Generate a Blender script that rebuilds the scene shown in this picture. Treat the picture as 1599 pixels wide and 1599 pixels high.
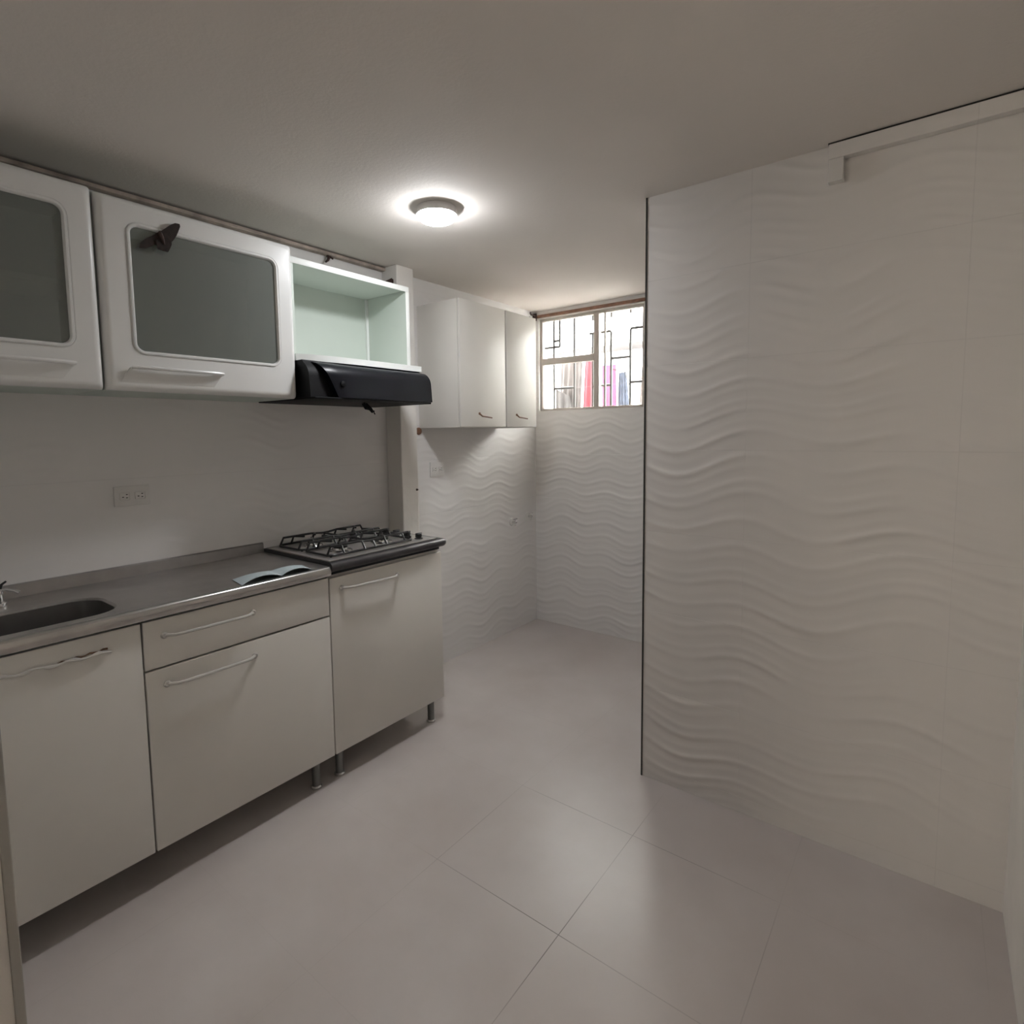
import bpy, bmesh, math, random
from mathutils import Vector, Matrix
random.seed(4)
PI = math.pi
sc = bpy.context.scene
for o in list(bpy.data.objects): bpy.data.objects.remove(o)
COL = sc.collection

# ------------------------------------------------------------ camera
cam = bpy.data.objects.new('camera', bpy.data.cameras.new('camera'))
COL.objects.link(cam)
rt = Vector((0.79145684, 0.61110102, -0.01231333))
up = Vector((-0.04226506, 0.07481375, 0.99630144))
fw = Vector((-0.60976204, 0.78800917, -0.08504007))
m = Matrix(((rt.x, up.x, -fw.x), (rt.y, up.y, -fw.y), (rt.z, up.z, -fw.z))).to_4x4()
m.translation = Vector((2.428, 0.0, 1.45))
cam.matrix_world = m
cam.data.sensor_width = 36; cam.data.lens = 875.2 / 1599 * 36
cam.data.shift_x = 0.01027; cam.data.shift_y = -0.02906
cam.data.clip_start = 0.02
sc.camera = cam

# ------------------------------------------------------------ world, light, exposure
sc.view_settings.view_transform = 'Standard'; sc.view_settings.look = 'None'
sc.view_settings.gamma = 1; sc.view_settings.use_curve_mapping = False
sc.view_settings.exposure = 0.16
W = bpy.data.worlds.new('sky'); sc.world = W; W.use_nodes = True
bg = W.node_tree.nodes['Background']
bg.inputs[0].default_value = (1.0, 0.985, 0.965, 1); bg.inputs[1].default_value = 36.0
LAMP_STRENGTH = 126.0
al = bpy.data.lights.new('adjacent_room_lamp', 'AREA'); al.shape = 'SQUARE'; al.size = 1.0
al.energy = 43; al.color = (1.0, 0.93, 0.84)
alo = bpy.data.objects.new('adjacent_room_lamp', al); COL.objects.link(alo)
alo.location = (-0.4, -3.4, 1.65); alo.rotation_euler = (-PI / 2, 0, 0)

# ------------------------------------------------------------ materials
def newmat(name):
    mt = bpy.data.materials.new(name); mt.use_nodes = True
    nt = mt.node_tree; return mt, nt, nt.nodes['Principled BSDF']
def N(nt, t, **k):
    n = nt.nodes.new(t)
    for a, b in k.items(): setattr(n, a, b)
    return n
def math_(nt, op, a, b=None, c=None):
    n = N(nt, 'ShaderNodeMath', operation=op)
    for i, v in enumerate((a, b, c)):
        if v is None: continue
        if isinstance(v, (int, float)): n.inputs[i].default_value = v
        else: nt.links.new(v, n.inputs[i])
    return n.outputs[0]
def mat(name, col, rough=0.5, metal=0.0, var=0.04, scale=8.0, bump=0.0, bscale=60.0, coat=0.0, spec=0.5):
    mt, nt, p = newmat(name)
    tc = N(nt, 'ShaderNodeTexCoord'); nz = N(nt, 'ShaderNodeTexNoise')
    nz.inputs['Scale'].default_value = scale; nz.inputs['Detail'].default_value = 3
    nt.links.new(tc.outputs['Object'], nz.inputs['Vector'])
    r = N(nt, 'ShaderNodeValToRGB')
    r.color_ramp.elements[0].position = 0.3; r.color_ramp.elements[1].position = 0.7
    a = [max(0, c * (1 - var)) for c in col]; b = [min(1, c * (1 + var)) for c in col]
    r.color_ramp.elements[0].color = (*a, 1); r.color_ramp.elements[1].color = (*b, 1)
    nt.links.new(nz.outputs[0], r.inputs[0]); nt.links.new(r.outputs[0], p.inputs['Base Color'])
    p.inputs['Roughness'].default_value = rough; p.inputs['Metallic'].default_value = metal
    p.inputs['Coat Weight'].default_value = coat; p.inputs['Specular IOR Level'].default_value = spec
    if bump:
        n2 = N(nt, 'ShaderNodeTexNoise'); n2.inputs['Scale'].default_value = bscale
        nt.links.new(tc.outputs['Object'], n2.inputs['Vector'])
        bp = N(nt, 'ShaderNodeBump'); bp.inputs['Strength'].default_value = bump; bp.inputs['Distance'].default_value = 0.004
        nt.links.new(n2.outputs[0], bp.inputs['Height']); nt.links.new(bp.outputs[0], p.inputs['Normal'])
    return mt
def wave_mat(name, axis, col, lam=0.49, phase=0.0, gx=None, gz=None, plain=None, dist=0.012):
    """ceramic tile with wavy relief ridges; axis is the horizontal coordinate"""
    mt, nt, p = newmat(name)
    tc = N(nt, 'ShaderNodeTexCoord'); sp = N(nt, 'ShaderNodeSeparateXYZ')
    nt.links.new(tc.outputs['Object'], sp.inputs[0])
    u = sp.outputs[axis]; z = sp.outputs[2]
    w = math_(nt, 'SINE', math_(nt, 'MULTIPLY_ADD', u, 2 * PI / lam, phase))
    nz = N(nt, 'ShaderNodeTexNoise'); nz.inputs['Scale'].default_value = 2.2; nz.inputs['Detail'].default_value = 0
    nt.links.new(tc.outputs['Object'], nz.inputs['Vector'])
    zz = math_(nt, 'MULTIPLY_ADD', w, 0.027 if lam > 0.4 else 0.020, z)
    zz = math_(nt, 'MULTIPLY_ADD', nz.outputs[0], 0.10, zz)
    # two families of ridges with different spacing so the spacing varies
    s1 = math_(nt, 'SINE', math_(nt, 'MULTIPLY', zz, 2 * PI / 0.044))
    s2 = math_(nt, 'SINE', math_(nt, 'MULTIPLY', zz, 2 * PI / 0.103))
    h = math_(nt, 'ADD', math_(nt, 'MULTIPLY', s1, 0.30), math_(nt, 'MULTIPLY', s2, 0.5))
    h = math_(nt, 'POWER', math_(nt, 'MULTIPLY_ADD', h, 0.5, 0.5), 2.2)
    n2 = N(nt, 'ShaderNodeTexNoise'); n2.inputs['Scale'].default_value = 3.3; n2.inputs['Detail'].default_value = 1
    nt.links.new(tc.outputs['Object'], n2.inputs['Vector'])
    amp = N(nt, 'ShaderNodeMapRange'); nt.links.new(n2.outputs[0], amp.inputs[0])
    amp.inputs[1].default_value = 0.35; amp.inputs[2].default_value = 0.65; amp.inputs[3].default_value = 0.3; amp.inputs[4].default_value = 1.0
    h = math_(nt, 'MULTIPLY', h, amp.outputs[0])
    g = None
    for (c, per, off) in ((u, 0.60, gx), (z, 0.33, gz)):
        if off is None: continue
        t = math_(nt, 'PINGPONG', math_(nt, 'SUBTRACT', c, off), per / 2)
        t = math_(nt, 'LESS_THAN', t, 0.0011)
        g = t if g is None else math_(nt, 'MAXIMUM', g, t)
    if g is not None: h = math_(nt, 'SUBTRACT', h, math_(nt, 'MULTIPLY', g, 0.10))
    if plain:   # plastered, untiled zone above z0 and before y1
        m1 = math_(nt, 'GREATER_THAN', z, plain[0]); m2 = math_(nt, 'LESS_THAN', u, plain[1])
        mk = math_(nt, 'SUBTRACT', 1.0, math_(nt, 'MULTIPLY', m1, m2))
        h = math_(nt, 'MULTIPLY', h, mk)
    bp = N(nt, 'ShaderNodeBump'); bp.inputs['Strength'].default_value = 1.0; bp.inputs['Distance'].default_value = dist
    nt.links.new(h, bp.inputs['Height']); nt.links.new(bp.outputs[0], p.inputs['Normal'])
    mx = N(nt, 'ShaderNodeMix', data_type='RGBA')
    mx.inputs[6].default_value = (*col, 1); mx.inputs[7].default_value = (*[c * 0.8 for c in col], 1)
    if g is not None: nt.links.new(math_(nt, 'MULTIPLY', g, 0.3), mx.inputs[0])
    else: mx.inputs[0].default_value = 0
    nt.links.new(mx.outputs[2], p.inputs['Base Color'])
    p.inputs['Roughness'].default_value = 0.38
    return mt
def floor_mat():
    mt, nt, p = newmat('porcelain_floor')
    tc = N(nt, 'ShaderNodeTexCoord'); sp = N(nt, 'ShaderNodeSeparateXYZ')
    nt.links.new(tc.outputs['Object'], sp.inputs[0])
    g = None
    for c, per, off in ((sp.outputs[0], 0.4875, 1.622), (sp.outputs[1], 0.505, 1.285)):
        t = math_(nt, 'PINGPONG', math_(nt, 'SUBTRACT', c, off), per / 2)
        t = math_(nt, 'LESS_THAN', t, 0.0014)
        g = t if g is None else math_(nt, 'MAXIMUM', g, t)
    nz = N(nt, 'ShaderNodeTexNoise'); nz.inputs['Scale'].default_value = 2.4; nz.inputs['Detail'].default_value = 6
    nt.links.new(tc.outputs['Object'], nz.inputs['Vector'])
    # grout is the colour of the tile in most places and only shows dark here and there
    n3 = N(nt, 'ShaderNodeTexNoise'); n3.inputs['Scale'].default_value = 1.5
    nt.links.new(tc.outputs['Object'], n3.inputs['Vector'])
    k = N(nt, 'ShaderNodeMapRange'); nt.links.new(n3.outputs[0], k.inputs[0])
    k.inputs[1].default_value = 0.38; k.inputs[2].default_value = 0.55; k.inputs[3].default_value = 0.25; k.inputs[4].default_value = 0.75
    # dirt has collected in the joints around one spot of the floor only
    vd = N(nt, 'ShaderNodeVectorMath', operation='DISTANCE'); vd.inputs[1].default_value = (1.60, 1.50, 0.0)
    nt.links.new(tc.outputs['Object'], vd.inputs[0])
    dm = N(nt, 'ShaderNodeMapRange'); nt.links.new(vd.outputs['Value'], dm.inputs[0])
    dm.inputs[1].default_value = 0.30; dm.inputs[2].default_value = 0.60; dm.inputs[3].default_value = 1.0; dm.inputs[4].default_value = 0.10
    kk = math_(nt, 'MULTIPLY', k.outputs[0], dm.outputs[0])
    r = N(nt, 'ShaderNodeValToRGB')
    r.color_ramp.elements[0].position = 0.3; r.color_ramp.elements[1].position = 0.72
    r.color_ramp.elements[0].color = (0.525, 0.475, 0.45, 1); r.color_ramp.elements[1].color = (0.61, 0.565, 0.545, 1)
    nt.links.new(nz.outputs[0], r.inputs[0])
    mx = N(nt, 'ShaderNodeMix', data_type='RGBA'); mx.inputs[7].default_value = (0.13, 0.11, 0.10, 1)
    nt.links.new(r.outputs[0], mx.inputs[6]); nt.links.new(math_(nt, 'MULTIPLY', g, kk), mx.inputs[0])
    nt.links.new(mx.outputs[2], p.inputs['Base Color'])
    rr = N(nt, 'ShaderNodeMapRange'); nt.links.new(nz.outputs[0], rr.inputs[0])
    rr.inputs[3].default_value = 0.25; rr.inputs[4].default_value = 0.38
    nt.links.new(rr.outputs[0], p.inputs['Roughness'])
    return mt
def glass_mat(name, tint, gl=0.08, rough=0.02, haze=None):
    mt = bpy.data.materials.new(name); mt.use_nodes = True; nt = mt.node_tree
    nt.nodes.remove(nt.nodes['Principled BSDF'])
    tr = N(nt, 'ShaderNodeBsdfTransparent'); tr.inputs[0].default_value = (*tint, 1)
    g = N(nt, 'ShaderNodeBsdfGlossy'); g.inputs['Roughness'].default_value = rough
    fr = N(nt, 'ShaderNodeFresnel'); fr.inputs[0].default_value = 1.5
    mix = N(nt, 'ShaderNodeMixShader')
    nt.links.new(math_(nt, 'MULTIPLY_ADD', fr.outputs[0], 0.6, gl * 0.2), mix.inputs[0])
    src = tr.outputs[0]
    if haze:      # even grey diffuse layer mixed into the pane
        df = N(nt, 'ShaderNodeBsdfDiffuse'); df.inputs[0].default_value = (*haze, 1)
        m2 = N(nt, 'ShaderNodeMixShader'); m2.inputs[0].default_value = 0.45
        nt.links.new(tr.outputs[0], m2.inputs[1]); nt.links.new(df.outputs[0], m2.inputs[2]); src = m2.outputs[0]
    nt.links.new(src, mix.inputs[1]); nt.links.new(g.outputs[0], mix.inputs[2])
    nt.links.new(mix.outputs[0], nt.nodes['Material Output'].inputs[0])
    return mt
def emit_mat(name, col, s):
    mt = bpy.data.materials.new(name); mt.use_nodes = True; nt = mt.node_tree
    p = nt.nodes['Principled BSDF']; p.inputs['Base Color'].default_value = (0.8, 0.8, 0.8, 1)
    p.inputs['Emission Color'].default_value = (*col, 1); p.inputs['Emission Strength'].default_value = s
    return mt
M = dict(
    floor=floor_mat(),
    ceil=mat('ceiling_paint', (0.81, 0.76, 0.71), 0.85, var=0.03, scale=1.5, bump=0.15, bscale=90),
    plaster=mat('plaster', (0.77, 0.74, 0.70), 0.8, var=0.05, scale=5, bump=0.2, bscale=40),
    stained=mat('stained_plaster', (0.42, 0.35, 0.30), 0.8, var=0.35, scale=14),
    casing=mat('grey_casing', (0.42, 0.41, 0.38), 0.6),
    wave_left=wave_mat('wave_tile_left', 1, (0.80, 0.78, 0.76), lam=0.36, phase=1.0, gz=1.30, plain=(1.62, 2.09), dist=0.0032),
    wave_back=wave_mat('wave_tile_back', 0, (0.80, 0.78, 0.76), lam=0.36, phase=PI * 0.2, gz=1.30, dist=0.0065),
    wave_front=wave_mat('wave_tile_front', 0, (0.80, 0.77, 0.74), lam=0.485, phase=-2 * PI * 1.886 / 0.485 + PI / 2 + PI, gx=2.485, gz=1.711, dist=0.0048),
    wave_side=wave_mat('wave_tile_side', 1, (0.80, 0.77, 0.74), lam=0.485, gx=0.3, gz=1.711, dist=0.005),
    cream=mat('cream_laminate', (0.79, 0.765, 0.715), 0.42, var=0.03, scale=3),
    white=mat('white_postform', (0.82, 0.82, 0.80), 0.30, var=0.02, scale=3, coat=0.15),
    inner=mat('shelf_interior', (0.59, 0.65, 0.59), 0.5, var=0.03, scale=3),
    edge=mat('white_edge_band', (0.84, 0.86, 0.83), 0.4, var=0.02),
    seam=mat('dark_gap', (0.03, 0.028, 0.025), 0.8),
    steel=mat('stainless_steel', (0.40, 0.385, 0.375), 0.32, metal=0.85, var=0.08, scale=14, bump=0.05, bscale=120),
    steel_edge=mat('steel_rolled_edge', (0.55, 0.54, 0.52), 0.25, metal=0.9, var=0.08, scale=14),
    bowl=mat('sink_steel', (0.16, 0.155, 0.15), 0.4, metal=0.7, var=0.1),
    chrome=mat('chrome', (0.75, 0.75, 0.75), 0.12, metal=1.0, var=0.02),
    plate=mat('cooktop_steel', (0.42, 0.40, 0.385), 0.30, metal=0.6, var=0.06, scale=20),
    dark_lam=mat('charcoal_laminate', (0.045, 0.042, 0.045), 0.35, var=0.15, scale=40),
    iron=mat('black_enamel', (0.012, 0.012, 0.013), 0.35, var=0.1),
    black=mat('black_plastic', (0.004, 0.005, 0.009), 0.34, var=0.1, spec=0.3),
    matt_black=mat('matt_black', (0.005, 0.005, 0.006), 0.6, var=0.1, spec=0.25),
    pvc=mat('white_plastic', (0.76, 0.74, 0.71), 0.4, var=0.02),
    handle=mat('pale_handle', (0.60, 0.575, 0.54), 0.35, var=0.06, scale=20),
    rust=mat('rusty_brown', (0.15, 0.075, 0.04), 0.7, var=0.5, scale=70, bump=0.4),
    darkrust=mat('dark_rust', (0.045, 0.022, 0.018), 0.7, var=0.5, scale=90),
    wood=mat('brown_wood', (0.17, 0.085, 0.05), 0.6, var=0.3, scale=30),
    moth=mat('moth_wing', (0.022, 0.012, 0.009), 0.8, var=0.6, scale=60),
    legm=mat('grey_leg', (0.20, 0.20, 0.19), 0.35, metal=0.6, var=0.1),
    paper=mat('pale_blue_paper', (0.50, 0.58, 0.60), 0.7, var=0.04),
    frame=mat('window_paint', (0.42, 0.38, 0.34), 0.5, var=0.05),
    bars=mat('grille_paint', (0.022, 0.019, 0.018), 0.5, var=0.1),
    smoke=glass_mat('smoked_glass', (0.80, 0.85, 0.80), 0.15, 0.05, haze=(0.35, 0.375, 0.345)),
    clear=glass_mat('clear_glass', (0.96, 0.97, 0.96)),
    lamp=emit_mat('lamp_diffuser', (0.955, 0.97, 1.0), LAMP_STRENGTH),
    outwall=mat('exterior_render', (0.75, 0.74, 0.72), 0.9, var=0.05),
    yard=mat('yard_concrete', (0.28, 0.27, 0.26), 0.9, var=0.15),
    purlin=mat('weathered_beam', (0.018, 0.015, 0.015), 0.8, var=0.3, scale=10),
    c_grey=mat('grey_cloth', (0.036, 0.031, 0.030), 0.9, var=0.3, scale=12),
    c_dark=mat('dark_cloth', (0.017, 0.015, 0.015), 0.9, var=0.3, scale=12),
    c_red=mat('red_cloth', (0.11, 0.010, 0.018), 0.9, var=0.15, scale=12),
    c_pink=mat('pink_cloth', (0.12, 0.024, 0.058), 0.9, var=0.15, scale=12),
    c_blue=mat('blue_grey_cloth', (0.034, 0.042, 0.062), 0.9, var=0.6, scale=40),
    c_white=mat('patterned_cloth', (0.08, 0.065, 0.06), 0.9, var=0.5, scale=40),
)

# ------------------------------------------------------------ helpers
ORG = {}
def bm_new(): return bmesh.new()
def add_box(bm, x0, x1, y0, y1, z0, z1, bev=0.0, seg=2):
    vs = [bm.verts.new((x, y, z)) for x in (x0, x1) for y in (y0, y1) for z in (z0, z1)]
    fs = [bm.faces.new([vs[i] for i in f]) for f in ((0, 1, 3, 2), (4, 6, 7, 5), (0, 4, 5, 1), (2, 3, 7, 6), (0, 2, 6, 4), (1, 5, 7, 3))]
    if bev:
        es = list({e for f in fs for e in f.edges})
        bmesh.ops.bevel(bm, geom=es, offset=bev, segments=seg, affect='EDGES', profile=0.5)
def bx(*a, **k):
    bm = bm_new(); add_box(bm, *a, **k); return bm
def add_tube(bm, pts, r, seg=10, closed=False, cap=True):
    pts = [Vector(p) for p in pts]; n = len(pts); rings = []
    rr = r if isinstance(r, (list, tuple)) else [r] * n
    nrm = None
    for i in range(n):
        a = pts[i - 1] if (i or closed) else pts[i]; b = pts[(i + 1) % n] if (i < n - 1 or closed) else pts[i]
        t = (b - a).normalized()
        if nrm is None: nrm = t.orthogonal().normalized()
        nrm = (nrm - t * nrm.dot(t)); nrm = nrm.normalized() if nrm.length > 1e-6 else t.orthogonal().normalized()
        bn = t.cross(nrm)
        rings.append([bm.verts.new(pts[i] + (nrm * math.cos(q) + bn * math.sin(q)) * rr[i]) for q in [2 * PI * k / seg for k in range(seg)]])
    for i in range(n if closed else n - 1):
        A, B = rings[i], rings[(i + 1) % n]
        for k in range(seg): bm.faces.new((A[k], A[(k + 1) % seg], B[(k + 1) % seg], B[k]))
    if cap and not closed: bm.faces.new(rings[0][::-1]); bm.faces.new(rings[-1])
def add_lathe(bm, c, prof, seg=28, axis='z'):
    """prof: list of (radius, height) along the axis, closed by caps where radius > 0"""
    c = Vector(c); rings = []
    for r, h in prof:
        ring = []
        for k in range(seg):
            q = 2 * PI * k / seg; a, b = r * math.cos(q), r * math.sin(q)
            v = {'z': (a, b, h), 'x': (h, a, b), 'y': (b, h, a)}[axis]
            ring.append(bm.verts.new(c + Vector(v)))
        rings.append(ring)
    for A, B in zip(rings, rings[1:]):
        for k in range(seg): bm.faces.new((A[k], A[(k + 1) % seg], B[(k + 1) % seg], B[k]))
    bm.faces.new(rings[0][::-1]); bm.faces.new(rings[-1])
def add_prism(bm, poly, f0, f1):
    """poly: 2D points; f0, f1 map a 2D point to 3D at each end"""
    A = [bm.verts.new(f0(p)) for p in poly]; B = [bm.verts.new(f1(p)) for p in poly]
    n = len(poly)
    bm.faces.new(A[::-1]); bm.faces.new(B)
    for k in range(n): bm.faces.new((A[k], A[(k + 1) % n], B[(k + 1) % n], B[k]))
def rrect(a0, a1, b0, b1, r, seg=6):
    r = max(r, 1e-4); out = []
    for cx, cy, q0 in ((a1 - r, b1 - r, 0), (a0 + r, b1 - r, PI / 2), (a0 + r, b0 + r, PI), (a1 - r, b0 + r, 1.5 * PI)):
        for k in range(seg + 1):
            q = q0 + PI / 2 * k / seg; out.append((cx + r * math.cos(q), cy + r * math.sin(q)))
    return out
def bridge(bm, loops, closed=False):
    L = [[bm.verts.new(p) for p in lp] for lp in loops]; n = len(L[0])
    prs = list(zip(L, L[1:])) + ([(L[-1], L[0])] if closed else [])
    for A, B in prs:
        for k in range(n): bm.faces.new((A[k], A[(k + 1) % n], B[(k + 1) % n], B[k]))
    return L
def obj(name, bm, mt, parent=None, smooth=True):
    bmesh.ops.recalc_face_normals(bm, faces=bm.faces)
    me = bpy.data.meshes.new(name); bm.to_mesh(me); bm.free()
    org = ORG.get(parent.name, Vector((0, 0, 0))) if parent else Vector((0, 0, 0))
    if org.length: me.transform(Matrix.Translation(-org))
    for mm in (mt if isinstance(mt, (list, tuple)) else [mt]): me.materials.append(M[mm] if isinstance(mm, str) else mm)
    if smooth:
        me.polygons.foreach_set('use_smooth', [True] * len(me.polygons)); me.set_sharp_from_angle(angle=math.radians(35))
    o = bpy.data.objects.new(name, me); COL.objects.link(o)
    if parent: o.parent = parent
    ORG[o.name] = org
    return o
def tag(o, label, cat, group=None):
    o['label'] = label; o['category'] = cat
    if group: o['group'] = group
    return o
def thing(name, label, cat, loc, group=None):
    o = bpy.data.objects.new(name, None); COL.objects.link(o); o.location = loc; o.empty_display_size = 0.05
    ORG[o.name] = Vector(loc); return tag(o, label, cat, group)
def struct(name, bm, mt, parent=None, label=None):
    o = obj(name, bm, mt, parent, smooth=False)
    if not parent: o['kind'] = 'structure'
    if label: o['label'] = label
    return o

# ------------------------------------------------------------ setting
ZC = 2.36
XL, XR, YB, YF, XC = 0.0, 2.648, 2.15, 3.571, 1.5
struct('floor', bx(-1.75, 2.8, -3.6, 3.72, -0.1, 0.0), 'floor')
struct('ceiling', bx(-1.75, 2.8, -3.6, 3.72, ZC, ZC + 0.1), 'ceil')
struct('wall_left', bx(-0.15, 0.0, 0.2, 3.72, 0, ZC), 'wave_left')
WX0, WX1, WZ0, WZ1 = 0.035, 0.872, 1.622, 2.305
bm = bm_new()
add_box(bm, 0.0, WX0, YF, YF + 0.12, 0, ZC); add_box(bm, WX1, 2.8, YF, YF + 0.12, 0, ZC)
add_box(bm, WX0, WX1, YF, YF + 0.12, 0, WZ0); add_box(bm, WX0, WX1, YF, YF + 0.12, WZ1, ZC)
struct('wall_back', bm, 'wave_back')
struct('wall_center', bx(XC, XR, YB, YF, 0, ZC), 'wave_front')
struct('wall_right', bx(XR, 2.8, -3.6, YF, 0, ZC), 'plaster')
struct('wall_front', bx(-1.6, 1.20, 0.04, 0.182, 0, ZC), 'plaster')
struct('wall_adjacent_left', bx(-1.75, -1.6, -3.6, 0.2, 0, ZC), 'plaster')
struct('wall_adjacent_back', bx(-1.6, XR, -3.6, -3.45, 0, ZC), 'plaster')
# column between the backsplash and the tiled alcove wall
bm = bx(0.0, 0.12, 2.093, 2.215, 0, ZC, bev=0.006)
struct('wall_column', bm, 'plaster')
# door jamb the camera looks past, lower left
struct('trim_1', bx(1.12, 1.204, 0.1825, 0.197, 0, ZC, bev=0.002), 'casing')
# dark joint at the outer corner of the wave-tiled wall
struct('trim_2', bx(XC - 0.004, XC + 0.0015, YB - 0.0035, YB + 0.004, 0, ZC), 'seam')
# thin cornice line over the cabinets
bm = bm_new(); add_box(bm, 0.0, 0.035, 0.2, 2.093, ZC - 0.022, ZC - 0.006, bev=0.004)
struct('trim_3', bm, 'stained')
# white boxed moulding with a short drop at its end, top of the right wall
t3 = struct('trim_4', bx(2.12, XR, YB - 0.032, YB, ZC - 0.052, ZC - 0.006, bev=0.002), 'wave_front')
struct('end_drop', bx(2.12, 2.163, YB - 0.032, YB, ZC - 0.122, ZC - 0.0525, bev=0.002), 'pvc', t3)
struct('top_gap', bx(2.118, XR, YB - 0.028, YB, ZC - 0.0058, ZC - 0.0002), 'seam', t3)

# ------------------------------------------------------------ window
FY0, FY1 = YF + 0.02, YF + 0.055
bm = bm_new()
def bar_y(bm, x0, x1, z0, z1, y0=FY0, y1=FY1): add_box(bm, x0, x1, y0, y1, z0, z1, bev=0.003)
bar_y(bm, WX0, WX0 + 0.020, WZ0, WZ1); bar_y(bm, WX1 - 0.020, WX1, WZ0, WZ1)
bar_y(bm, WX0 + 0.018, WX1 - 0.018, WZ0, WZ0 + 0.018); bar_y(bm, WX0 + 0.018, WX1 - 0.018, WZ1 - 0.02, WZ1)
win = struct('window_1', bm, 'frame')
bm = bm_new(); bar_y(bm, 0.487, 0.527, WZ0 + 0.016, WZ1 - 0.018); struct('mullion', bm, 'frame', win)
bm = bm_new(); bar_y(bm, WX0 + 0.018, 0.489, 1.965, 2.012); struct('transom', bm, 'frame', win)
bm = bm_new(); bar_y(bm, 0.562, 0.575, WZ0 + 0.016, WZ1 - 0.018, FY0 + 0.01, FY1 - 0.01); struct('sash_stile', bm, 'frame', win)
for (a, b, c, d) in ((WX0 + 0.02, 0.487, WZ0 + 0.018, 1.965), (WX0 + 0.02, 0.487, 2.012, WZ1 - 0.02), (0.527, WX1 - 0.02, WZ0 + 0.018, WZ1 - 0.02)):
    struct('glass_pane', bx(a, b, FY0 + 0.014, FY0 + 0.018, c, d), 'clear', win)
bm = bm_new()
GY = YF + 0.085
def rod(bm, pts, r=0.0092): add_tube(bm, [(x, GY, z) for x, z in pts], r, 8)
for x, z0, z1 in ((0.118, WZ0, WZ1), (0.295, WZ0, WZ1), (0.447, WZ0, 2.17), (0.592, WZ0, 2.16), (0.738, WZ0, 2.16), (0.85, WZ0, WZ1)):
    rod(bm, [(x, z0), (x, z1)])
for x0, x1, z in ((0.118, 0.295, 1.79), (0.447, 0.592, 1.79), (0.738, 0.85, 1.80), (0.035, 0.17, 2.10), (0.42, 0.592, 2.165), (0.738, 0.85, 2.165),
                  (0.592, 0.738, 1.975)):
    rod(bm, [(x0, z), (x1, z)])
rod(bm, [(0.17, 2.10), (0.17, WZ1)]); rod(bm, [(0.118, 2.145), (0.17, 2.145)])
rod(bm, [(0.447, 2.255), (0.447, WZ1)]); rod(bm, [(0.592, 2.26), (0.592, WZ1)]); rod(bm, [(0.738, 2.27), (0.738, WZ1)])
struct('security_grille', bm, 'bars', win)
bm = bx(0.0, 0.90, YF - 0.012, YF, 2.312, 2.334, bev=0.003)
tag(obj('wooden_batten', bm, 'wood'), 'thin brown wooden batten fixed along the top of the window', 'batten')
br = thing('curtain_bracket', 'small dark brown bracket at the left end of the window batten', 'bracket', (0.02, YF - 0.03, 2.32))
obj('mounting_plate', bx(0.0, 0.035, YF - 0.030, YF - 0.0225, 2.29, 2.345, bev=0.002), 'darkrust', br)
bm = bm_new(); add_tube(bm, [(0.018, YF - 0.03, 2.33), (0.018, YF - 0.075, 2.332), (0.018, YF - 0.085, 2.345)], 0.006, 8)
add_tube(bm, [(0.018, YF - 0.03, 2.30), (0.012, YF - 0.09, 2.312)], 0.004, 8)
obj('arm', bm, 'darkrust', br)

# ------------------------------------------------------------ outside
tag(obj('neighbour_wall', bx(-3.5, 3.5, 6.2, 6.35, 0, 3.0), 'outwall', smooth=False), 'sunlit white neighbouring wall seen beyond the window', 'wall')
tag(obj('yard_ground', bx(-3.5, 3.5, 3.72, 6.2, -0.1, 0.0), 'yard', smooth=False), 'concrete yard outside the window', 'ground')['kind'] = 'structure'
tag(obj('roof_beam', bx(-0.32, 0.6, 5.0, 5.08, 2.235, 2.30, bev=0.004), 'purlin'), 'grey weathered beam across the upper right panes outside', 'beam')
bm = bm_new()
add_prism(bm, [(-1.05, 2.245), (-0.45, 2.30), (-0.45, 2.275), (-1.05, 2.215)], lambda p: (p[0], 5.0, p[1]), lambda p: (p[0], 5.06, p[1]))
tag(obj('roof_edge', bm, 'purlin', smooth=False), 'dark sloping roof edge outside the upper left panes', 'roof')
bm = bm_new(); add_tube(bm, [(-1.2 + 0.2 * i, 4.2, 2.10 + 0.02 * ((i - 6) / 6) ** 2) for i in range(13)], 0.0025, 6)
tag(obj('clothes_line', bm, 'bars'), 'upper thin clothes line carrying the washing outside the window', 'clothes line')
bm = bm_new(); add_tube(bm, [(-1.2, 4.12, 1.86), (-0.1, 4.12, 1.825), (1.2, 4.12, 1.86)], 0.0015, 6)
tag(obj('clothes_line', bm, 'bars'), 'lower thin line holding the dark grey garment outside the window', 'clothes line')
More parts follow.
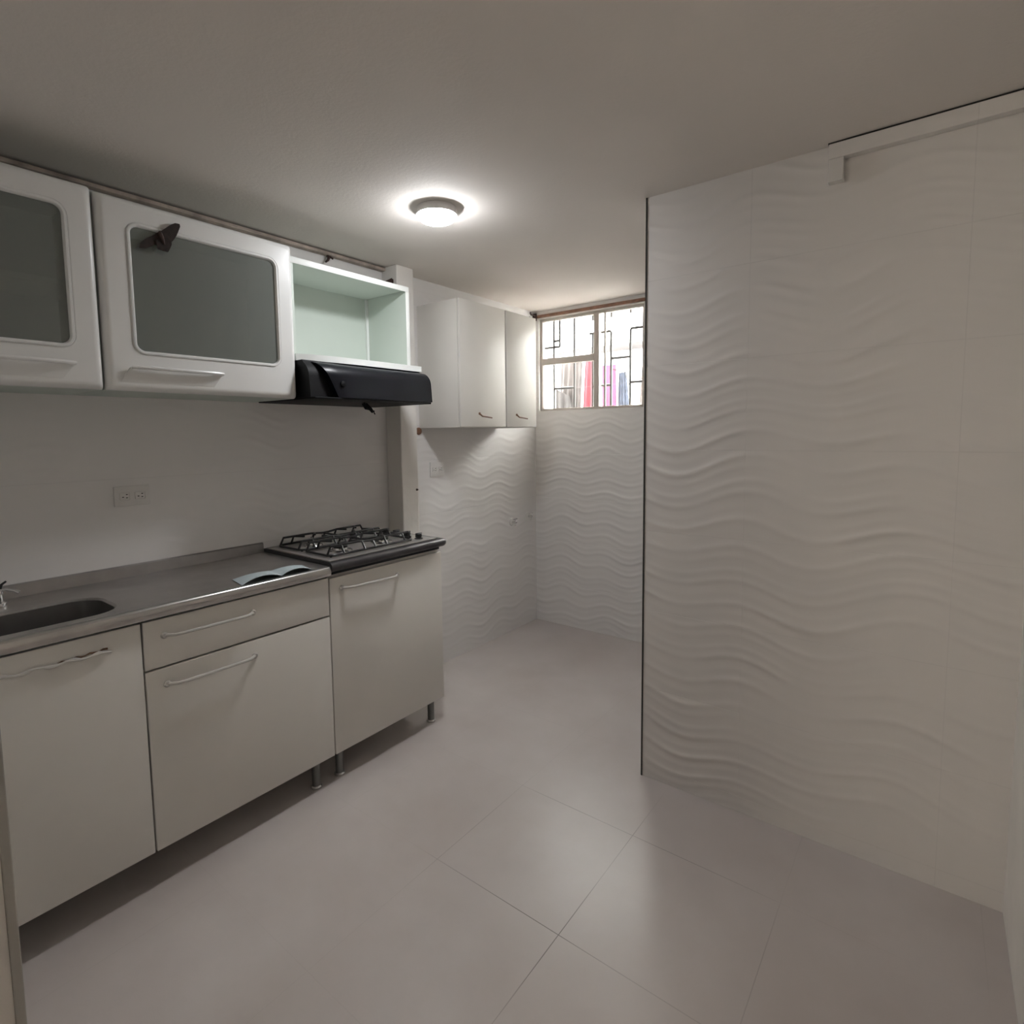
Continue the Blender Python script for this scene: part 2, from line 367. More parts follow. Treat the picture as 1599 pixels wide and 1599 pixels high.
def garment(name, label, cat, mt, top, bot, y, fold=0.012, nf=3, group=None):
    """top / bot: (x0, z0, x1, z1); draped sheet with vertical folds and a thickness"""
    bm = bm_new(); nu, nv = 22, 14; G = []
    for side in (0, 1):
        g = []
        for j in range(nv + 1):
            t = j / nv; row = []
            for i in range(nu + 1):
                s = i / nu
                xa = top[0] + (top[2] - top[0]) * s; za = top[1] + (top[3] - top[1]) * s
                xb = bot[0] + (bot[2] - bot[0]) * s; zb = bot[1] + (bot[3] - bot[1]) * s
                x = xa + (xb - xa) * t; z = za + (zb - za) * t
                yy = y + fold * math.sin(s * 2 * PI * nf + t * 1.3) * (0.3 + t) + (0.006 if side else 0)
                row.append(bm.verts.new((x, yy, z)))
            g.append(row)
        G.append(g)
    for g in G:
        for j in range(nv):
            for i in range(nu): bm.faces.new((g[j][i], g[j][i + 1], g[j + 1][i + 1], g[j + 1][i]))
    a, b = G
    for j in range(nv):
        for i in (0, nu): bm.faces.new((a[j][i], b[j][i], b[j + 1][i], a[j + 1][i]))
    for i in range(nu):
        for j in (0, nv): bm.faces.new((a[j][i], b[j][i], b[j][i + 1], a[j][i + 1]))
    return tag(obj(name, bm, mt), label, cat, group)
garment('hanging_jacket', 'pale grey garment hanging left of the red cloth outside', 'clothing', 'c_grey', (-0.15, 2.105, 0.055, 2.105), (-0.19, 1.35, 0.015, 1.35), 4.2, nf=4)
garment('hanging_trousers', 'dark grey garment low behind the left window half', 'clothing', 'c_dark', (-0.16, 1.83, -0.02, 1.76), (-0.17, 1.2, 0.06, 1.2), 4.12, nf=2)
garment('hanging_towel', 'red cloth hanging just left of the window mullion outside', 'clothing', 'c_red', (0.085, 2.108, 0.19, 2.108), (0.03, 1.3, 0.25, 1.3), 4.2, nf=3)
garment('hanging_skirt', 'pink cloth hanging right of the window mullion outside', 'clothing', 'c_pink', (0.25, 2.0, 0.375, 2.0), (0.26, 1.3, 0.385, 1.3), 4.17, fold=0.003, nf=3)
garment('hanging_shirt', 'blue and grey shirt hanging right of the pink cloth outside', 'clothing', 'c_blue', (0.385, 1.93, 0.45, 1.94), (0.37, 1.3, 0.515, 1.3), 4.2, fold=0.008, nf=3)
garment('hanging_blouse', 'brownish patterned garment at the far right of the washing outside', 'clothing', 'c_white', (0.595, 2.105, 0.63, 2.105), (0.535, 1.3, 0.66, 1.3), 4.2, nf=2)
hg = bm_new(); add_tube(hg, [(0.42, 4.17, 1.94), (0.42, 4.17, 2.09), (0.42, 4.195, 2.112), (0.42, 4.215, 2.095)], 0.002, 6); add_tube(hg, [(0.34, 4.170, 1.965), (0.42, 4.170, 1.94), (0.445, 4.170, 1.95), (0.50, 4.170, 1.80), (0.515, 4.170, 1.66)], 0.004, 6)
tag(obj('clothes_hanger', hg, 'c_dark'), 'dark bent hanger on the blue and grey shirt outside', 'hanger')

# ------------------------------------------------------------ base cabinets
YU = (0.213, 0.655, 1.3375, 1.995)
def bar_handle(parent, y0, z0, y1, z1, x=0.50, style='bar'):
    """slim arched pull with two feet"""
    bm = bm_new(); n = 12; pts = []
    for i in range(n + 1):
        s = i / n; lift = 0.024 * min(1, math.sin(PI * s) * 3.2)
        pts.append((x + lift + 0.002, y0 + (y1 - y0) * s, z0 + (z1 - z0) * s))
    add_tube(bm, pts, [0.0055] * (n + 1), 8)
    h = obj('handle', bm, 'handle', parent)
    for (yy, zz) in ((y0, z0), (y1, z1)):
        b = bm_new(); add_lathe(b, (x + 0.001, yy, zz), [(0.011, 0), (0.011, 0.003), (0.007, 0.007)], 14, 'x')
        obj('rosette', b, 'handle', h)
    return h
def cab_leg(parent, x, y, top=0.135):
    b = bm_new(); add_lathe(b, (x, y, 0), [(0.017, 0.012), (0.017, top)], 20)
    l = obj('leg', b, 'legm', parent)
    b = bm_new(); add_lathe(b, (x, y, 0), [(0.022, 0.0), (0.023, 0.008), (0.0175, 0.0125)], 20)
    f = obj('foot', b, 'chrome', l); f['label'] = 'shiny foot ring'
    return l
def base_cabinet(label, y0, y1, zt, fronts, legs):
    t = thing('base_cabinet', label, 'cabinet', ((0.25), (y0 + y1) / 2, 0.0), 'base cabinets')
    a, b = y0 + 0.004, y1 - 0.004; bm = bm_new(); zb = 0.135
    add_box(bm, 0.02, 0.478, a, a + 0.016, zb, 0.885); add_box(bm, 0.02, 0.478, b - 0.016, b, zb, 0.885)
    add_box(bm, 0.02, 0.478, a + 0.016, b - 0.016, zb, zb + 0.016); add_box(bm, 0.02, 0.026, a + 0.016, b - 0.016, zb + 0.016, 0.885)
    add_box(bm, 0.44, 0.478, a + 0.016, b - 0.016, 0.865, 0.885)
    obj('carcass', bm, 'cream', t, smooth=False)
    for kind, z0, z1, h in fronts:
        f = obj(kind, bx(0.481, 0.50, y0 + 0.0025, y1 - 0.0025, z0, z1, bev=0.0035), 'cream', t)
        if h: bar_handle(f, *h)
    for (x, y) in legs: cab_leg(t, x, y, zb)
    return t
sink_cab = base_cabinet('cream base cabinet under the sink, leftmost, rust line along its handle', YU[0], YU[1], 0.885,
    [('door', 0.123, 0.878, None)], [(0.455, 0.26), (0.10, 0.26), (0.16, 0.60)])
door = [c for c in sink_cab.children if c.name.startswith('door')][0]
bm = bm_new(); pts = []
for i in range(19):
    s = i / 18; pts.append((0.502 + 0.006 * min(1, math.sin(PI * s) * 4 + 0.05), 0.30 + 0.27 * s, 0.826 - 0.006 * s + 0.0035 * math.sin(s * 23)))
add_tube(bm, pts, [0.0045 + 0.002 * math.sin(i * 1.7) for i in range(19)], 8)
hh = obj('handle', bm, 'handle', door)
bm = bm_new(); add_tube(bm, [(0.503, 0.44 + 0.011 * i, 0.8235 + 0.006 * i / 12 + 0.002 * math.sin(i * 2)) for i in range(12)], [0.0015 + 0.0015 * abs(math.sin(i)) for i in range(12)], 6)
o = obj('rust_streak', bm, 'rust', hh); o['label'] = 'brown rusty streak'
base_cabinet('cream base cabinet with one drawer above a door, middle of the row', YU[1], YU[2], 0.885,
    [('drawer', 0.722, 0.878, (0.717, 0.823, 1.012, 0.820)), ('door', 0.123, 0.716, (0.717, 0.662, 1.012, 0.660))],
    [(0.455, 1.27), (0.10, 1.27), (0.12, 0.72)])
base_cabinet('cream base cabinet with a single door under the gas cooktop', YU[2], YU[3], 0.885,
    [('door', 0.123, 0.872, (1.397, 0.824, 1.70, 0.816))],
    [(0.455, 1.385), (0.10, 1.385), (0.455, 1.94), (0.10, 1.94)])

# ------------------------------------------------------------ stainless countertop with sink
CT = 0.926
ct = thing('sink_countertop', 'stainless steel countertop with sink bowl over the left base cabinets', 'countertop', (0.25, 0.77, 0.886))
bm = bm_new(); S = 8
sx0, sx1, sy0, sy1 = 0.20, 0.462, 0.235, 0.628
lo = rrect(0.0, 0.500, 0.201, 1.337, 0.0002, S); li = rrect(sx0, sx1, sy0, sy1, 0.085, S); l2 = rrect(sx0 + .006, sx1 - .006, sy0 + .006, sy1 - .006, 0.08, S)
bridge(bm, [[(x, y, CT - 0.0015 - 0.03) for x, y in lo], [(x, y, CT) for x, y in lo], [(x, y, CT) for x, y in li], [(x, y, CT - 0.006) for x, y in l2], [(x, y, CT - 0.02) for x, y in l2]])
obj('worktop', bm, 'steel', ct)
bm = bm_new()
l3 = rrect(sx0 + .02, sx1 - .02, sy0 + .02, sy1 - .02, 0.07, S); l4 = rrect(sx0 + .05, sx1 - .05, sy0 + .05, sy1 - .05, 0.05, S)
L = bridge(bm, [[(x, y, CT - 0.008) for x, y in l2], [(x, y, CT - 0.13) for x, y in l3], [(x, y, CT - 0.15) for x, y in l4]])
bm.faces.new(L[-1]); bw = obj('sink_bowl', bm, 'bowl', ct)
bm = bm_new(); add_lathe(bm, (0.33, 0.42, CT - 0.150), [(0.035, 0.0005), (0.035, 0.003), (0.02, 0.002)], 24); obj('drain', bm, 'chrome', bw)
bm = bm_new(); prof = [(0.499, CT - 0.004), (0.499, CT), (0.505, CT + 0.001), (0.512, CT - 0.001), (0.517, CT - 0.006), (0.519, CT - 0.014), (0.518, CT - 0.030), (0.514, CT - 0.038), (0.506, CT - 0.038), (0.506, CT - 0.012)]
add_prism(bm, prof, lambda p: (p[0], 0.201, p[1]), lambda p: (p[0], 1.337, p[1])); obj('front_edge', bm, 'steel_edge', ct)
bm = bm_new(); pr = [(0.0, 0), (0.016, 0), (0.012, 0.04), (0.007, 0.044), (0.0, 0.044)]
add_prism(bm, pr, lambda p: (p[0], 0.201, CT + p[1]), lambda p: (p[0], 1.335, CT + p[1])); obj('upstand', bm, 'steel', ct)
# faucet
fc = thing('faucet', 'small chrome faucet behind the sink at the left edge', 'faucet', (0.09, 0.40, CT))
FY = 0.40
bm = bm_new(); add_lathe(bm, (0.09, FY, CT), [(0.020, 0.0002), (0.019, 0.008), (0.011, 0.012), (0.010, 0.034), (0.013, 0.038), (0.009, 0.048)], 20); obj('body', bm, 'chrome', fc)
bm = bm_new(); add_tube(bm, [(0.09, FY, CT + 0.026), (0.12, FY - 0.012, CT + 0.040), (0.17, FY - 0.03, CT + 0.044), (0.215, FY - 0.045, CT + 0.036), (0.228, FY - 0.05, CT + 0.020)], 0.0075, 12); obj('spout', bm, 'chrome', fc)
bm = bm_new(); add_tube(bm, [(0.09, FY, CT + 0.046), (0.098, FY + 0.018, CT + 0.050), (0.11, FY + 0.036, CT + 0.044), (0.118, FY + 0.046, CT + 0.036)], [0.006, 0.005, 0.005, 0.007], 10); lv = obj('lever', bm, 'chrome', fc)
bm = bm_new(); add_tube(bm, [(0.09, FY + 0.004, CT + 0.048), (0.088, FY + 0.010, CT + 0.066), (0.087, FY + 0.022, CT + 0.074)], [0.004, 0.004, 0.003], 8); obj('lever_tip', bm, 'iron', lv)
# leaflet on the worktop
bm = bm_new()
def leaf(bm, cx, cy, w0, w1):
    nu, nv = 16, 5; G = []
    for side in (0, 1):
        g = []
        for i in range(nu + 1):
            s = i / nu; row = []
            for j in range(nv + 1):
                t = j / nv
                x = 0.400 + 0.108 * t - 0.012 * math.sin(s * PI); y = 0.995 + 0.285 * s - 0.02 * t
                # an open booklet: two pages arching up from a central fold
                q = abs(s - 0.56) / (0.56 if s < 0.56 else 0.44)
                z = CT + 0.0015 + 0.017 * math.sin(min(1, q) * PI) ** 0.8 * (0.35 + 0.65 * t) + 0.0012 * side
                row.append(bm.verts.new((x, y, z)))
            g.append(row)
        G.append(g)
    for g in G:
        for i in range(nu):
            for j in range(nv): bm.faces.new((g[i][j], g[i + 1][j], g[i + 1][j + 1], g[i][j + 1]))
    a, b = G
    for i in range(nu):
        for j in (0, nv): bm.faces.new((a[i][j], a[i + 1][j], b[i + 1][j], b[i][j]))
    for j in range(nv):
        for i in (0, nu): bm.faces.new((a[i][j], a[i][j + 1], b[i][j + 1], b[i][j]))
leaf(bm, 0, 0, 0, 0)
tag(obj('booklet', bm, 'paper'), 'thin pale blue booklet lying open on the steel countertop edge', 'booklet')

# ------------------------------------------------------------ cooktop counter and cooktop
ST = 0.940
bm = bm_new(); r = 0.02; prof = [(0.0, ST), (0.505, ST)] + [(0.505 + r * math.sin(q), ST - r + r * math.cos(q)) for q in [PI * k / 8 for k in range(1, 9)]] + [(0.0, ST - 2 * r)]
def rounded_end(p, y, e=0.0): return (p[0], y, p[1])
loops = []
for y, k in ((1.3385, 1.0), (1.99, 1.0), (2.003, 0.92), (2.010, 0.72), (2.013, 0.4)):
    zc = ST - r; loops.append([(p[0] if p[0] <= 0.505 else 0.505 + (p[0] - 0.505) * k, y, zc + (p[1] - zc) * k) for p in prof])
L = bridge(bm, loops); bm.faces.new(L[0][::-1]); bm.faces.new(L[-1])
sl = obj('cooktop_counter', bm, 'dark_lam'); tag(sl, 'charcoal rounded-edge counter slab holding the gas cooktop', 'countertop')
tag(obj('filler_strip', bx(0.03, 0.494, 1.345, 1.985, 0.8855, 0.8995, bev=0.001), 'black'), 'dark strip between the cooktop counter and its cream cabinet', 'strip')
ck = thing('gas_cooktop', 'four burner steel gas cooktop with black grates and knobs', 'cooktop', (0.265, 1.65, ST))
obj('steel_plate', bx(0.03, 0.502, 1.342, 1.962, ST + 0.0005, ST + 0.007, bev=0.0025), 'plate', ck)
PT = ST + 0.007
for (x, y, k) in ((0.36, 1.50, 1.0), (0.36, 1.735, 1.0), (0.155, 1.50, 0.85), (0.155, 1.735, 0.85)):
    bm = bm_new(); add_lathe(bm, (x, y, PT), [(0.052 * k, 0.0002), (0.048 * k, 0.004), (0.036 * k, 0.006), (0.034 * k, 0.014), (0.026 * k, 0.016)], 28)
    b = obj('burner', bm, 'chrome', ck)
    bm = bm_new(); add_lathe(bm, (x, y, PT), [(0.030 * k, 0.0165), (0.031 * k, 0.021), (0.024 * k, 0.024)], 24); obj('burner_cap', bm, 'iron', b)
for x in (0.205, 0.285, 0.365, 0.447):
    bm = bm_new(); add_lathe(bm, (x, 1.893, PT), [(0.021, 0.0002), (0.020, 0.004), (0.014, 0.006), (0.016, 0.024), (0.013, 0.027)], 20)
    add_box(bm, x - 0.004, x + 0.004, 1.893 - 0.020, 1.893 + 0.020, PT + 0.008, PT + 0.029, bev=0.002)
    obj('knob', bm, 'iron', ck)
def grate(x0, x1):
    bm = bm_new(); y0, y1 = 1.375, 1.845; zl, zu = PT + 0.008, PT + 0.043; R = 0.0050
    add_tube(bm, [(x, y, zl) for x, y in rrect(x0, x1, y0, y1, 0.03, 4)], R, 8, closed=True)
    xm = (x0 + x1) / 2
    # raised loop running the length of the grate, with sloping ends
    for xx in (x0 + 0.022, x1 - 0.022):
        add_tube(bm, [(xx, y0, zl), (xx, y0 + 0.018, zu), (xx, y0 + 0.16, zu), (xx, 1.602, zu - 0.006), (xx, 1.628, zu - 0.006), (xx, y1 - 0.16, zu), (xx, y1 - 0.018, zu), (xx, y1, zl)], R, 8)
    for yc in (1.50, 1.735):
        for d in (-0.055, 0.055):
            add_tube(bm, [(x0, yc + d, zl), (x0 + 0.022, yc + d, zu), (xm - 0.028, yc + d * 0.5, zu)], R, 8)
            add_tube(bm, [(x1, yc + d, zl), (x1 - 0.022, yc + d, zu), (xm + 0.028, yc + d * 0.5, zu)], R, 8)
    add_tube(bm, [(x0, 1.615, zl), (x0 + 0.02, 1.615, zu - 0.01), (x1 - 0.02, 1.615, zu - 0.01), (x1, 1.615, zl)], R, 8)
    for (x, y) in ((x0 + 0.01, y0 + 0.01), (x1 - 0.01, y0 + 0.01), (x0 + 0.01, y1 - 0.01), (x1 - 0.01, y1 - 0.01)):
        add_tube(bm, [(x, y, PT + 0.0003), (x, y, zl)], 0.005, 8)
    return obj('grate', bm, 'iron', ck)
grate(0.268, 0.462); grate(0.062, 0.252)

# ------------------------------------------------------------ wall cabinets with glass
def glass_cabinet(label, y0, y1, zb, zt, handle, gl):
    t = thing('wall_cabinet', label, 'cabinet', (0.0, (y0 + y1) / 2, zb), 'white glass-door wall cabinets')
    a, b = y0 + 0.002, y1 - 0.002; bm = bm_new(); e = 0.016; X = 0.318
    add_box(bm, 0.002, X, a, a + e, zb, zt); add_box(bm, 0.002, X, b - e, b, zb, zt)
    add_box(bm, 0.002, X, a + e, b - e, zb, zb + e); add_box(bm, 0.002, X, a + e, b - e, zt - e, zt); add_box(bm, 0.002, 0.008, a + e, b - e, zb + e, zt - e)
    obj('carcass', bm, 'inner', t, smooth=False)
    if gl == 'shelf': obj('shelf', bx(0.009, 0.26, a + e, b - e, 1.93, 1.946), 'edge', t, smooth=False)
    # postformed frame: outer bevel, flat field, raised bead round the pane
    iy0, iy1, iz0, iz1 = (y0 + 0.095, y1 - 0.085, zb + 0.132, zt - 0.083)
    def lp(ins, x, r, inner=None):
        if inner is None: return [(x, y, z) for y, z in rrect(y0 + 0.003 + ins, y1 - 0.003 - ins, zb + ins, zt - ins, r, 6)]
        return [(x, y, z) for y, z in rrect(iy0 - inner, iy1 + inner, iz0 - inner, iz1 + inner, r, 6)]
    bm = bm_new()
    bridge(bm, [lp(0, 0.321, 0.008), lp(0, 0.329, 0.008), lp(0.002, 0.337, 0.010), lp(0.007, 0.346, 0.012), lp(0.014, 0.3512, 0.016), lp(0.022, 0.352, 0.018), lp(0.0235, 0.352, 0.018), lp(0, 0.352, 0.042, 0.0175),
                lp(0, 0.352, 0.042, 0.016), lp(0, 0.350, 0.038, 0.013), lp(0, 0.356, 0.035, 0.010), lp(0, 0.356, 0.03, 0.005), lp(0, 0.352, 0.025, 0.001), lp(0, 0.347, 0.024, 0.0), lp(0, 0.321, 0.024, 0.0)], closed=True)
    d = obj('door', bm, 'white', t)
    bm = bm_new(); add_prism(bm, rrect(iy0 + 0.0002, iy1 - 0.0002, iz0 + 0.0002, iz1 - 0.0002, 0.024, 6), lambda p: (0.3445, p[0], p[1]), lambda p: (0.3465, p[0], p[1]))
    g = obj('glass_pane', bm, 'smoke', d); g['label'] = 'dark tinted glass pane'
    # wide moulded pull: sloping dish with a bar across its top
    h0, h1 = handle; zz = zb + 0.068
    bm = bm_new()
    out = [(h0 - 0.03, zz - 0.040), (h1 + 0.0, zz - 0.040), (h1 + 0.032, zz + 0.006), (h0 - 0.002, zz + 0.006)]
    add_prism(bm, out, lambda p: (0.3525, p[0], p[1]), lambda p: (0.3535 if p[1] < zz else 0.362, p[0], p[1]))
    hd = obj('handle', bm, 'white', d)
    bm = bm_new(); add_tube(bm, [(0.364, h0 + 0.0, zz + 0.006), (0.374, h0 + 0.02, zz + 0.006), (0.376, (h0 + h1) / 2, zz + 0.006), (0.374, h1 - 0.0, zz + 0.006), (0.364, h1 + 0.03, zz + 0.006)], [0.006] * 5, 8)
    obj('grip', bm, 'white', hd)
    return t
glass_cabinet('leftmost white wall cabinet, glass door showing an inner shelf', 0.213, YU[1], 1.607, 2.224, (0.33, 0.545), 'shelf')
glass_cabinet('white wall cabinet with glass door between the leftmost cabinet and the open shelf', YU[1], YU[2] - 0.005, 1.607, 2.217, (0.725, 0.99), 'none')
# moth sitting on the glass door
mo = thing('moth', 'large dark brown moth resting on the glass cabinet door frame', 'moth', (0.36, 0.85, 2.11))
from_px = lambda u, v: (0.764 + (u - 216) * (0.137 / 65), 2.066 + (0.0))
def ray_x(u, v, x):
    f = 875.2; d = fw + rt * ((u - 783.07) / f) - up * ((v - 753.03) / f); C = Vector((2.428, 0, 1.45))
    return C + d * ((x - C.x) / d.x)
def wing(name, px, x, tilt):
    P = [ray_x(u, v, x) for u, v in px]; bm = bm_new()
    cy = min(p.y for p in P)
    add_prism(bm, [(p.y, p.z) for p in P], lambda p: (x, p[0], p[1]), lambda p: (x + 0.002, p[0], p[1]))
    obj(name, bm, 'moth', mo, smooth=False)
wing('forewing', [(217, 387), (219, 379), (228, 372), (240, 367), (250, 360), (258, 366), (258, 378), (250, 384), (241, 382), (236, 385), (226, 388)], 0.362, 0)
wing('forewing', [(249, 362), (257, 357), (266, 351), (273, 348.5), (280, 350), (281, 354), (278, 362), (275, 369), (270, 376), (260, 383), (251, 376)], 0.364, 0)
wing('hindwing', [(243, 376), (254, 370), (266, 373), (268, 382), (265, 389), (262, 394), (254, 392), (246, 389)], 0.366, 0)
bm = bm_new(); pa, pb = ray_x(249, 361, 0.369), ray_x(257, 382, 0.369)
add_tube(bm, [pa.lerp(pb, s) for s in (0, 0.15, 0.4, 0.7, 1)], [0.003, 0.006, 0.007, 0.005, 0.002], 10); obj('body', bm, 'darkrust', mo)

# ------------------------------------------------------------ open shelf unit, hood
oy0, oy1 = YU[2], YU[3]; oz0, oz1 = 1.792, 2.186; e = 0.022
os_ = thing('open_shelf_unit', 'open white cupboard box with no door above the black hood', 'shelf', (0.0, (oy0 + oy1) / 2, oz0))
bm = bm_new()
add_box(bm, 0.002, 0.309, oy0 + e, oy1 - e, oz1 - 0.018, oz1); add_box(bm, 0.002, 0.309, oy0, oy0 + 0.018, oz0, oz1)
add_box(bm, 0.002, 0.309, oy1 - 0.018, oy1, oz0, oz1); add_box(bm, 0.002, 0.008, oy0 + 0.018, oy1 - 0.018, oz0, oz1 - 0.018)
obj('carcass', bm, 'inner', os_, smooth=False)
bm = bm_new(); add_box(bm, 0.3095, 0.3125, oy0, oy1, oz1 - 0.024, oz1 + 0.001, bev=0.001); add_box(bm, 0.3095, 0.3125, oy1 - 0.021, oy1 + 0.001, oz0, oz1 - 0.0245, bev=0.001)
o = obj('edge_band', bm, 'edge', os_); o['label'] = 'bright white front edges'
bm = bm_new(); add_box(bm, 0.0085, 0.020, oy1 - 0.032, oy1 - 0.0185, oz0 + 0.002, oz1 - 0.02); obj('corner_batten', bm, 'edge', os_, smooth=False)
bm = bm_new()
pl = [(0.002, oy0 - 0.0), (0.335, oy0 - 0.0), (0.36, oy0 + 0.06), (0.376, oy0 + 0.16), (0.382, oy0 + 0.30), (0.382, oy1 + 0.008), (0.374, oy1 + 0.014), (0.002, oy1 + 0.014)]
add_prism(bm, pl, lambda p: (p[0], p[1], 1.765), lambda p: (p[0], p[1], 1.7915))
o = obj('bottom_panel', bm, 'edge', os_); o['label'] = 'protruding white bottom panel'
hd = thing('range_hood', 'black plastic range hood under the open white cupboard', 'range hood', (0.2, 1.67, 1.60))
HY0, HY1, HZ0, HZ1 = 1.340, 2.000, 1.612, 1.7645
def visor_x(t):        # quarter-round shoulder, then almost upright
    q = min(1.0, t / 0.42); return 0.372 + 0.072 * math.sqrt(max(0, 1 - (1 - q) ** 2)) + 0.012 * t
bm = bm_new()
prof = [(0.004, HZ1), (0.372, HZ1)] + [(visor_x(j / 14) - 0.034, HZ1 + (HZ0 - HZ1) * j / 14) for j in range(1, 15)] + [(0.004, HZ0)]
add_prism(bm, prof, lambda p: (p[0], HY0, p[1]), lambda p: (p[0], HY1 - 0.003, p[1]))
hb = obj('housing', bm, 'matt_black', hd)
bm = bm_new(); ny, nt_ = 20, 18; G = []
for i in range(ny + 1):
    row = []; row2 = []
    for j in range(nt_ + 1):
        t = j / nt_; ya = 1.375 + 0.080 * t ** 0.8
        y = ya + (HY1 - ya) * (i / ny); z = HZ1 - 0.004 + (HZ0 - HZ1 + 0.004) * t
        x = visor_x(t) + (0.0 if i else -0.006)
        row.append(bm.verts.new((x, y, z))); row2.append(bm.verts.new((x - 0.030, y, z)))
    G.append((row, row2))
for i in range(ny):
    for j in range(nt_):
        for k in (0, 1): bm.faces.new((G[i][k][j], G[i + 1][k][j], G[i + 1][k][j + 1], G[i][k][j + 1]))
    for j in (0, nt_): bm.faces.new((G[i][0][j], G[i + 1][0][j], G[i + 1][1][j], G[i][1][j]))
for i in (0, ny):
    for j in range(nt_): bm.faces.new((G[i][0][j], G[i][0][j + 1], G[i][1][j + 1], G[i][1][j]))
o = obj('visor', bm, 'black', hd); o['label'] = 'glossy curved black front visor'
bm = bm_new(); add_box(bm, 0.02, 0.452, HY0 + 0.0, HY1 - 0.004, HZ0 - 0.009, HZ0 - 0.0005, bev=0.002); obj('bottom_plate', bm, 'matt_black', hd)
bm = bm_new(); add_lathe(bm, (0.4525, 1.475, 1.668), [(0.013, 0), (0.012, 0.006), (0.007, 0.008)], 18, 'x'); obj('switch_knob', bm, 'matt_black', hd)
bm = bm_new()
add_tube(bm, [(0.38, 1.635, 1.598), (0.385, 1.65, 1.578), (0.39, 1.665, 1.572), (0.395, 1.675, 1.555)], [0.008, 0.011, 0.007, 0.003], 8)
add_tube(bm, [(0.385, 1.65, 1.598), (0.395, 1.67, 1.575), (0.40, 1.685, 1.548)], 0.0025, 6)
add_tube(bm, [(0.38, 1.655, 1.598), (0.39, 1.66, 1.568), (0.405, 1.68, 1.562)], 0.0022, 6)
o = obj('dangling_wire', bm, 'matt_black', hd); o['label'] = 'black wires dangling under the hood'

# ------------------------------------------------------------ far wall cabinet
fx, fy0, fy1, fz0, fz1 = 0.312, 2.348, 3.098, 1.4925, 2.20
fcab = thing('wall_cabinet', 'cream two-door wall cabinet beside the window in the alcove', 'cabinet', (0.0, 2.72, fz0))
obj('carcass', bx(0.001, fx, fy0, fy1, fz0, fz1, bev=0.001), 'cream', fcab)
for (a, b, hy) in ((fy0, 2.764, 2.53), (2.773, fy1, 2.895)):
    d = obj('door', bx(fx + 0.006, 0.331, a + 0.001, b - 0.001, fz0 + 0.003, fz1, bev=0.003), 'cream', fcab)
    bm = bm_new(); add_tube(bm, [(0.332, hy - 0.02, 1.572), (0.350, hy - 0.016, 1.556), (0.352, hy + 0.07, 1.548)], [0.005, 0.004, 0.0035], 8)
    add_lathe(bm, (0.3312, hy - 0.02, 1.572), [(0.008, 0), (0.007, 0.004)], 10, 'x')
    h = obj('handle', bm, 'rust', d); h['label'] = 'short bent brown handle'
bm = bm_new(); add_lathe(bm, (0.0, 2.34, 1.475), [(0.022, 0.0), (0.020, 0.008), (0.008, 0.011)], 14, 'x')
tag(obj('wall_fixing', bm, 'wood'), 'small brown fixing on the wall under the alcove cabinet corner', 'fixing')

# ------------------------------------------------------------ sockets, taps, small wall bits
def outlet(label, y0, y1, z0, z1, x, horiz, holes=True):
    t = thing('wall_outlet', label, 'outlet', (x, (y0 + y1) / 2, z0), 'white wall outlets')
    obj('cover_plate', bx(x, x + 0.007, y0, y1, z0, z1, bev=0.002), 'pvc', t)
    cy, cz = (y0 + y1) / 2, (z0 + z1) / 2
    for s in (-1, 1):
        yy, zz = (cy + s * 0.026, cz) if horiz else (cy, cz + s * 0.022)
        if not horiz: yy = cy + s * 0.026; zz = cz
        so = obj('socket', bx(x + 0.0072, x + 0.009, yy - 0.017, yy + 0.017, zz - 0.014, zz + 0.014, bev=0.003), 'pvc', t)
        bm = bm_new()
        for (dy, dz) in ((-0.006, -0.003), (0.007, 0.006), (0.007, -0.006)):
            add_box(bm, x + 0.0085, x + 0.0098, yy + dy - 0.0028, yy + dy + 0.0028, zz + dz - 0.0015, zz + dz + 0.0015)
        sl_ = obj('slots', bm, 'seam', so, smooth=False)
    return t
outlet('white double outlet on the backsplash above the steel countertop', 0.762, 0.882, 1.196, 1.272, 0.0005, True)
outlet('white double outlet on the tiled wall below the alcove cabinet', 2.425, 2.545, 1.196, 1.286, 0.0005, False)
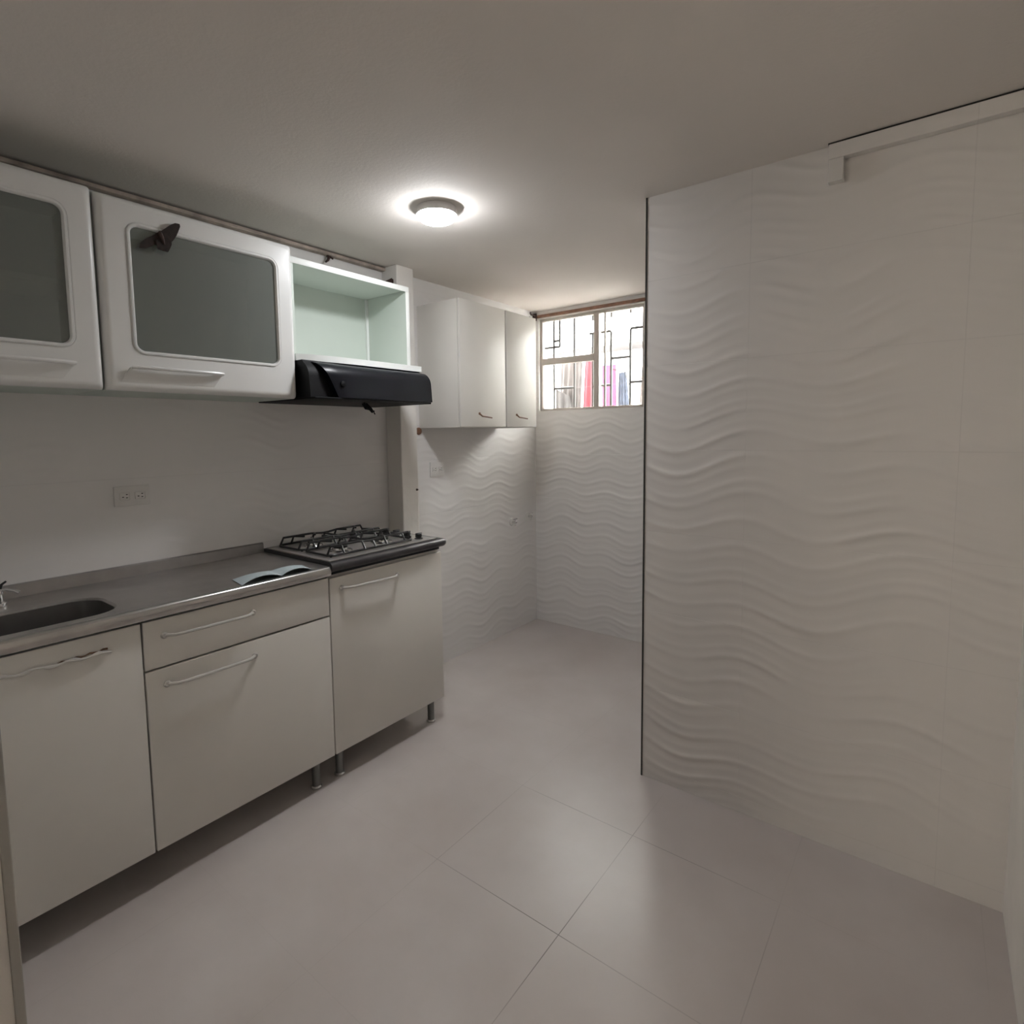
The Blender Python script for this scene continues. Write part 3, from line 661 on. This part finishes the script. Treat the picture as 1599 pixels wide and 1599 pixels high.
for (y, z, lab) in ((3.255, 0.812, 'small chrome water valve on the alcove wall, left of the pair'), (3.455, 0.83, 'small chrome water valve on the alcove wall, nearer the corner')):
    t = thing('water_valve', lab, 'valve', (0.0, y, z - 0.03), 'water valves')
    bm = bm_new(); add_lathe(bm, (0.0006, y, z), [(0.030, 0), (0.028, 0.005), (0.012, 0.009)], 20, 'x'); obj('escutcheon', bm, 'pvc', t)
    bm = bm_new(); add_lathe(bm, (0.010, y, z), [(0.009, 0), (0.009, 0.030), (0.006, 0.034)], 14, 'x'); add_tube(bm, [(0.030, y, z), (0.032, y, z - 0.03)], 0.006, 8); obj('spigot', bm, 'chrome', t)
    bm = bm_new(); add_tube(bm, [(0.030, y - 0.022, z + 0.022), (0.032, y + 0.022, z + 0.022)], 0.005, 8); add_tube(bm, [(0.030, y, z), (0.031, y, z + 0.022)], 0.004, 8); obj('handle', bm, 'chrome', t)
bm = bm_new(); add_tube(bm, [(0.02, 1.735, 2.337), (0.03, 1.735, 2.325), (0.035, 1.725, 2.31), (0.03, 1.715, 2.30)], [0.007, 0.008, 0.006, 0.004], 8)
add_tube(bm, [(0.02, 1.745, 2.336), (0.03, 1.76, 2.325)], 0.005, 6)
tag(obj('rusty_hook', bm, 'darkrust'), 'small rusty hook under the ceiling above the open cupboard', 'hook')
bm = bm_new(); add_prism(bm, [(1.985, 2.236), (2.084, 2.290), (2.084, 2.236)], lambda p: (0.088, p[0], p[1]), lambda p: (0.094, p[0], p[1]))
add_box(bm, 0.05, 0.094, 2.086, 2.0928, 2.232, 2.285)
tag(obj('angle_bracket', bm, 'darkrust', smooth=False), 'dark rusty angle bracket on the column above the open cupboard', 'bracket')
bm = bm_new(); add_box(bm, 0.0, 0.30, oy0 + 0.0, oy0 + 0.012, oz1 + 0.0015, 2.216)  # near-black sheet: shade on the glass cabinet's upper side, put in as colour
tag(obj('shaded_side', bm, 'seam', smooth=False), 'dark sheet standing in for the shaded upper side of the glass cabinet', 'shade_sheet')
bm = bm_new(); add_lathe(bm, (0.1202, 2.20, 1.145), [(0.007, 0), (0.006, 0.004), (0.002, 0.012)], 10, 'x')
tag(obj('wall_nail', bm, 'darkrust'), 'small dark nail in the edge of the white column', 'nail')

# ------------------------------------------------------------ ceiling light
lp_ = thing('ceiling_light', 'round white surface-mounted ceiling light, switched on', 'ceiling light', (0.80, 1.70, ZC))
bm = bm_new(); add_lathe(bm, (0.80, 1.70, ZC), [(0.079, -0.0005), (0.080, -0.026), (0.0815, -0.0265), (0.0815, -0.0300), (0.077, -0.0302)], 48); obj('housing', bm, 'pvc', lp_)
bm = bm_new(); add_lathe(bm, (0.80, 1.70, ZC), [(0.078, -0.0305), (0.0755, -0.038), (0.068, -0.046), (0.054, -0.052), (0.03, -0.055)], 48); obj('diffuser', bm, 'lamp', lp_)
